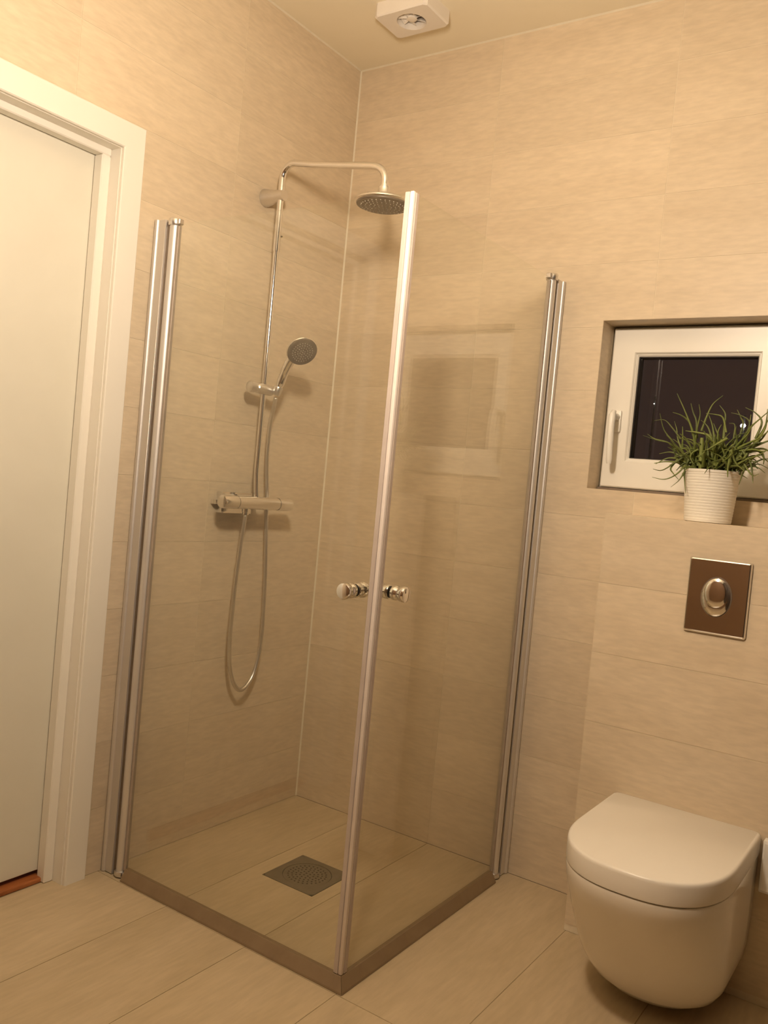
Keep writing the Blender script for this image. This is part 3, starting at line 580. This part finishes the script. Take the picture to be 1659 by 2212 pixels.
LEAVES = [
 ([(1.346,-0.13,1.578),(1.373,-0.123,1.526),(1.396,-0.117,1.475),(1.406,-0.11,1.436)], 6),
 ([(1.455,-0.06,1.584),(1.432,-0.07,1.557),(1.421,-0.08,1.519),(1.413,-0.09,1.478)], 4.5),
 ([(1.379,-0.1,1.555),(1.388,-0.1,1.529),(1.4,-0.1,1.503),(1.405,-0.1,1.455)], 5),
 ([(1.407,-0.12,1.55),(1.412,-0.117,1.522),(1.407,-0.113,1.484),(1.404,-0.11,1.445)], 4.5),
 ([(1.342,-0.14,1.523),(1.365,-0.13,1.516),(1.386,-0.12,1.498),(1.398,-0.11,1.462)], 4.5),
 ([(1.303,-0.13,1.52),(1.317,-0.123,1.475),(1.345,-0.117,1.441),(1.364,-0.11,1.411)], 4.5),
 ([(1.27,-0.08,1.503),(1.305,-0.087,1.506),(1.332,-0.093,1.483),(1.361,-0.1,1.452)], 3.5),
 ([(1.267,-0.15,1.453),(1.304,-0.137,1.442),(1.339,-0.123,1.436),(1.359,-0.11,1.418)], 4.2),
 ([(1.27,-0.12,1.46),(1.29,-0.113,1.448),(1.329,-0.107,1.439),(1.35,-0.1,1.416)], 4),
 ([(1.315,-0.18,1.357),(1.335,-0.16,1.356),(1.366,-0.14,1.383),(1.405,-0.12,1.42)], 5),
 ([(1.312,-0.17,1.334),(1.342,-0.153,1.331),(1.369,-0.137,1.348),(1.391,-0.12,1.381)], 4.5),
 ([(1.367,-0.17,1.31),(1.383,-0.157,1.33),(1.39,-0.143,1.351),(1.398,-0.13,1.381)], 4),
 ([(1.389,-0.18,1.332),(1.367,-0.163,1.35),(1.355,-0.147,1.364),(1.367,-0.13,1.392)], 4),
 ([(1.412,-0.18,1.296),(1.402,-0.163,1.326),(1.394,-0.147,1.357),(1.397,-0.13,1.394)], 4.2),
 ([(1.456,-0.09,1.552),(1.474,-0.093,1.528),(1.476,-0.097,1.493),(1.478,-0.1,1.458)], 5),
 ([(1.426,-0.11,1.526),(1.45,-0.107,1.524),(1.471,-0.103,1.516),(1.483,-0.1,1.476)], 4),
 ([(1.502,-0.08,1.542),(1.515,-0.087,1.52),(1.524,-0.093,1.502),(1.518,-0.1,1.46)], 4.5),
 ([(1.491,-0.1,1.531),(1.515,-0.1,1.525),(1.541,-0.1,1.508),(1.537,-0.1,1.469)], 4),
 ([(1.523,-0.08,1.549),(1.552,-0.087,1.534),(1.572,-0.093,1.508),(1.562,-0.1,1.462)], 4.5),
 ([(1.588,-0.12,1.542),(1.588,-0.117,1.512),(1.584,-0.113,1.487),(1.565,-0.11,1.448)], 5),
 ([(1.601,-0.14,1.539),(1.574,-0.13,1.514),(1.549,-0.12,1.489),(1.525,-0.11,1.446)], 6),
 ([(1.608,-0.15,1.486),(1.581,-0.14,1.463),(1.553,-0.13,1.448),(1.524,-0.12,1.433)], 6.5),
 ([(1.621,-0.17,1.433),(1.595,-0.153,1.425),(1.568,-0.137,1.429),(1.529,-0.12,1.426)], 5.5),
 ([(1.602,-0.17,1.389),(1.598,-0.153,1.407),(1.584,-0.137,1.426),(1.549,-0.12,1.432)], 6),
 ([(1.615,-0.14,1.394),(1.597,-0.133,1.406),(1.578,-0.127,1.426),(1.545,-0.12,1.425)], 5),
 ([(1.593,-0.17,1.363),(1.577,-0.157,1.358),(1.559,-0.143,1.373),(1.533,-0.13,1.411)], 4.5),
 ([(1.581,-0.17,1.338),(1.574,-0.157,1.365),(1.563,-0.143,1.395),(1.539,-0.13,1.424)], 5.5),
 ([(1.568,-0.19,1.376),(1.542,-0.17,1.379),(1.522,-0.15,1.4),(1.506,-0.13,1.431)], 6),
 ([(1.521,-0.195,1.348),(1.515,-0.177,1.374),(1.513,-0.158,1.399),(1.511,-0.14,1.43)], 7),
 ([(1.544,-0.16,1.331),(1.546,-0.147,1.355),(1.547,-0.133,1.377),(1.534,-0.12,1.416)], 5),
 ([(1.368,-0.12,1.486),(1.371,-0.117,1.451),(1.372,-0.113,1.416),(1.375,-0.11,1.385)], 6),
 ([(1.332,-0.08,1.504),(1.342,-0.083,1.48),(1.349,-0.087,1.453),(1.366,-0.09,1.418)], 3.5),
 ([(1.344,-0.16,1.422),(1.356,-0.147,1.415),(1.362,-0.133,1.401),(1.374,-0.12,1.382)], 5),
 ([(1.486,-0.09,1.503),(1.502,-0.093,1.499),(1.504,-0.097,1.468),(1.503,-0.1,1.442)], 4),
 ([(1.424,-0.07,1.527),(1.437,-0.077,1.5),(1.445,-0.083,1.476),(1.455,-0.09,1.44)], 4.5),
 ([(1.409,-0.09,1.509),(1.429,-0.093,1.492),(1.441,-0.097,1.47),(1.453,-0.1,1.439)], 5),
 ([(1.473,-0.12,1.495),(1.466,-0.117,1.478),(1.465,-0.113,1.456),(1.469,-0.11,1.43)], 5),
 ([(1.447,-0.1,1.5),(1.455,-0.1,1.483),(1.466,-0.1,1.462),(1.475,-0.1,1.432)], 5),
 ([(1.38,-0.13,1.473),(1.413,-0.123,1.47),(1.442,-0.117,1.463),(1.464,-0.11,1.435)], 6.5),
 ([(1.437,-0.19,1.396),(1.461,-0.177,1.422),(1.484,-0.163,1.442),(1.498,-0.15,1.454)], 6.5),
 ([(1.366,-0.15,1.457),(1.377,-0.14,1.449),(1.401,-0.13,1.44),(1.418,-0.12,1.418)], 5),
 ([(1.391,-0.15,1.421),(1.407,-0.14,1.422),(1.424,-0.13,1.418),(1.44,-0.12,1.406)], 5.5),
 ([(1.437,-0.16,1.472),(1.45,-0.147,1.452),(1.469,-0.133,1.441),(1.492,-0.12,1.431)], 7),
 ([(1.515,-0.13,1.491),(1.513,-0.123,1.475),(1.518,-0.117,1.454),(1.515,-0.11,1.429)], 5.5),
 ([(1.559,-0.15,1.491),(1.549,-0.14,1.47),(1.533,-0.13,1.453),(1.516,-0.12,1.432)], 6.5),
 ([(1.535,-0.06,1.532),(1.536,-0.07,1.503),(1.536,-0.08,1.48),(1.527,-0.09,1.444)], 5),
 ([(1.475,-0.18,1.41),(1.489,-0.17,1.405),(1.503,-0.16,1.39),(1.506,-0.15,1.378)], 5),
 ([(1.422,-0.17,1.379),(1.409,-0.16,1.397),(1.411,-0.15,1.411),(1.422,-0.14,1.421)], 5),
 ([(1.461,-0.18,1.383),(1.474,-0.167,1.389),(1.49,-0.153,1.398),(1.502,-0.14,1.417)], 4.5),
 ([(1.532,-0.17,1.405),(1.54,-0.16,1.405),(1.546,-0.15,1.402),(1.552,-0.14,1.417)], 5),
 ([(1.607,-0.1,1.511),(1.588,-0.1,1.48),(1.574,-0.1,1.458),(1.548,-0.1,1.436)], 6),
 ([(1.617,-0.08,1.466),(1.599,-0.087,1.461),(1.578,-0.093,1.451),(1.552,-0.1,1.436)], 6),
 ([(1.619,-0.08,1.416),(1.603,-0.087,1.427),(1.583,-0.093,1.436),(1.553,-0.1,1.432)], 5.5),
 ([(1.591,-0.06,1.534),(1.581,-0.07,1.513),(1.574,-0.08,1.486),(1.557,-0.09,1.45)], 5),
 ([(1.412,-0.122,1.421),(1.418,-0.125,1.419),(1.425,-0.128,1.403),(1.431,-0.132,1.375)], 5.0),
 ([(1.514,-0.11,1.426),(1.513,-0.1,1.422),(1.511,-0.088,1.405),(1.51,-0.076,1.375)], 4.7),
 ([(1.438,-0.087,1.475),(1.434,-0.1,1.457),(1.429,-0.116,1.422),(1.424,-0.132,1.375)], 6.0),
 ([(1.474,-0.085,1.454),(1.481,-0.097,1.442),(1.488,-0.111,1.415),(1.496,-0.125,1.375)], 6.1),
 ([(1.468,-0.154,1.457),(1.479,-0.147,1.444),(1.492,-0.14,1.416),(1.505,-0.133,1.375)], 4.4),
 ([(1.504,-0.147,1.471),(1.491,-0.143,1.454),(1.475,-0.138,1.42),(1.458,-0.133,1.375)], 4.8),
 ([(1.544,-0.117,1.469),(1.533,-0.11,1.453),(1.521,-0.102,1.42),(1.509,-0.094,1.375)], 5.0),
 ([(1.507,-0.067,1.431),(1.497,-0.079,1.426),(1.485,-0.092,1.407),(1.473,-0.106,1.375)], 4.1),
 ([(1.401,-0.058,1.447),(1.403,-0.068,1.438),(1.406,-0.079,1.412),(1.409,-0.09,1.375)], 4.9),
 ([(1.472,-0.104,1.424),(1.486,-0.11,1.421),(1.502,-0.117,1.404),(1.519,-0.124,1.375)], 4.7),
 ([(1.415,-0.036,1.449),(1.424,-0.049,1.439),(1.434,-0.065,1.413),(1.445,-0.08,1.375)], 4.3),
 ([(1.414,-0.145,1.453),(1.413,-0.138,1.442),(1.412,-0.13,1.414),(1.411,-0.122,1.375)], 4.8),
 ([(1.491,-0.09,1.459),(1.471,-0.094,1.446),(1.448,-0.099,1.416),(1.424,-0.103,1.375)], 6.4),
 ([(1.561,-0.057,1.43),(1.539,-0.059,1.426),(1.514,-0.061,1.406),(1.489,-0.063,1.375)], 5.9),
 ([(1.425,-0.082,1.467),(1.433,-0.077,1.452),(1.442,-0.071,1.419),(1.451,-0.065,1.375)], 4.5),
 ([(1.427,-0.111,1.477),(1.435,-0.116,1.459),(1.445,-0.123,1.423),(1.455,-0.129,1.375)], 4.0),
 ([(1.417,-0.151,1.435),(1.414,-0.144,1.429),(1.412,-0.135,1.408),(1.409,-0.126,1.375)], 4.2),
 ([(1.523,-0.091,1.414),(1.521,-0.095,1.414),(1.519,-0.101,1.401),(1.517,-0.106,1.375)], 4.4),
 ([(1.514,-0.122,1.444),(1.505,-0.124,1.436),(1.493,-0.126,1.411),(1.482,-0.128,1.375)], 6.5),
 ([(1.429,-0.149,1.439),(1.426,-0.134,1.432),(1.422,-0.116,1.409),(1.418,-0.098,1.375)], 5.2),
 ([(1.465,-0.102,1.439),(1.455,-0.103,1.432),(1.443,-0.105,1.41),(1.432,-0.107,1.375)], 6.2),
 ([(1.532,-0.096,1.428),(1.522,-0.097,1.424),(1.511,-0.099,1.405),(1.5,-0.1,1.375)], 4.5),
 ([(1.475,-0.032,1.414),(1.462,-0.043,1.414),(1.446,-0.057,1.401),(1.431,-0.07,1.375)], 5.4),
 ([(1.569,-0.134,1.456),(1.554,-0.126,1.444),(1.536,-0.117,1.415),(1.518,-0.108,1.375)], 5.9),
 ([(1.478,-0.085,1.471),(1.473,-0.1,1.454),(1.467,-0.116,1.421),(1.461,-0.133,1.375)], 6.3),
 ([(1.462,-0.131,1.455),(1.456,-0.118,1.443),(1.45,-0.103,1.415),(1.443,-0.087,1.375)], 5.3),
]
# bushy middle and overhang: more leaves fanning out of the rim
rnd = random.Random(11)
for k in range(105):
    a = rnd.uniform(0, 2*PI); rr = rnd.uniform(.010, .070); bx_, by_ = PXc+.006+rr*math.cos(a)*1.15, PYc+rr*math.sin(a)*.8
    z0 = PZ + .14 + rnd.uniform(0, .075)*(1-rr*8); ln = rnd.uniform(.045, .105); el = rnd.uniform(-.35, .7) if k % 3 else rnd.uniform(.2, 1.3)
    a2 = a + rnd.uniform(-.6, .6); d = Vector((math.cos(a2)*math.cos(el), math.sin(a2)*math.cos(el)*.75, math.sin(el)))
    p0 = Vector((bx_, by_, z0)); p3 = p0 + d*ln; bend = Vector((0,0,rnd.uniform(-.004,.02)))
    if p3.y > -.012: p3.y = -.012 - rnd.uniform(0,.02)
    q = [p3, p0.lerp(p3, .66)+bend, p0.lerp(p3, .33)+bend*.8, p0]
    if min(v.z for v in q) < PZ+.02: continue
    LEAVES.append(([tuple(v) for v in q], rnd.uniform(4.2, 7.4)))
for pts, r in LEAVES:
    p = catmull(pts[::-1], 5); n = len(p); r = r*.001
    rad = [max(.0006, r*.98*(1-.82*(i/(n-1))**.8)) for i in range(n)]
    bm = B(); sweep(bm, p, rad, 6, True, .72, up=(random.uniform(-.5,.5), -.4, 1)); finish('leaf', bm, M['leaf'], plant, True, 70)
# short stems that root the outer leaves in the soil
for dx, dy, zt in ((-.053,-.012,.215),(.07,-.01,.20),(.055,.02,.225),(.0,-.02,.24),(-.03,-.03,.235),(-.012,.02,.23),(.012,-.03,.20),(.035,.005,.22),(.052,-.02,.205),(.02,.03,.215),(-.045,.02,.2)):
    bm = B(); sweep(bm, catmull([(PXc+dx*.7, PYc+dy*.7, PZ+.128), (PXc+dx*.9, PYc+dy*.9, PZ+.165), (PXc+dx, PYc+dy, PZ+zt)], 4), [.0075]*5+[.0065]*3+[.005], 7); finish('stem', bm, M['leaf'], plant, True, 70)
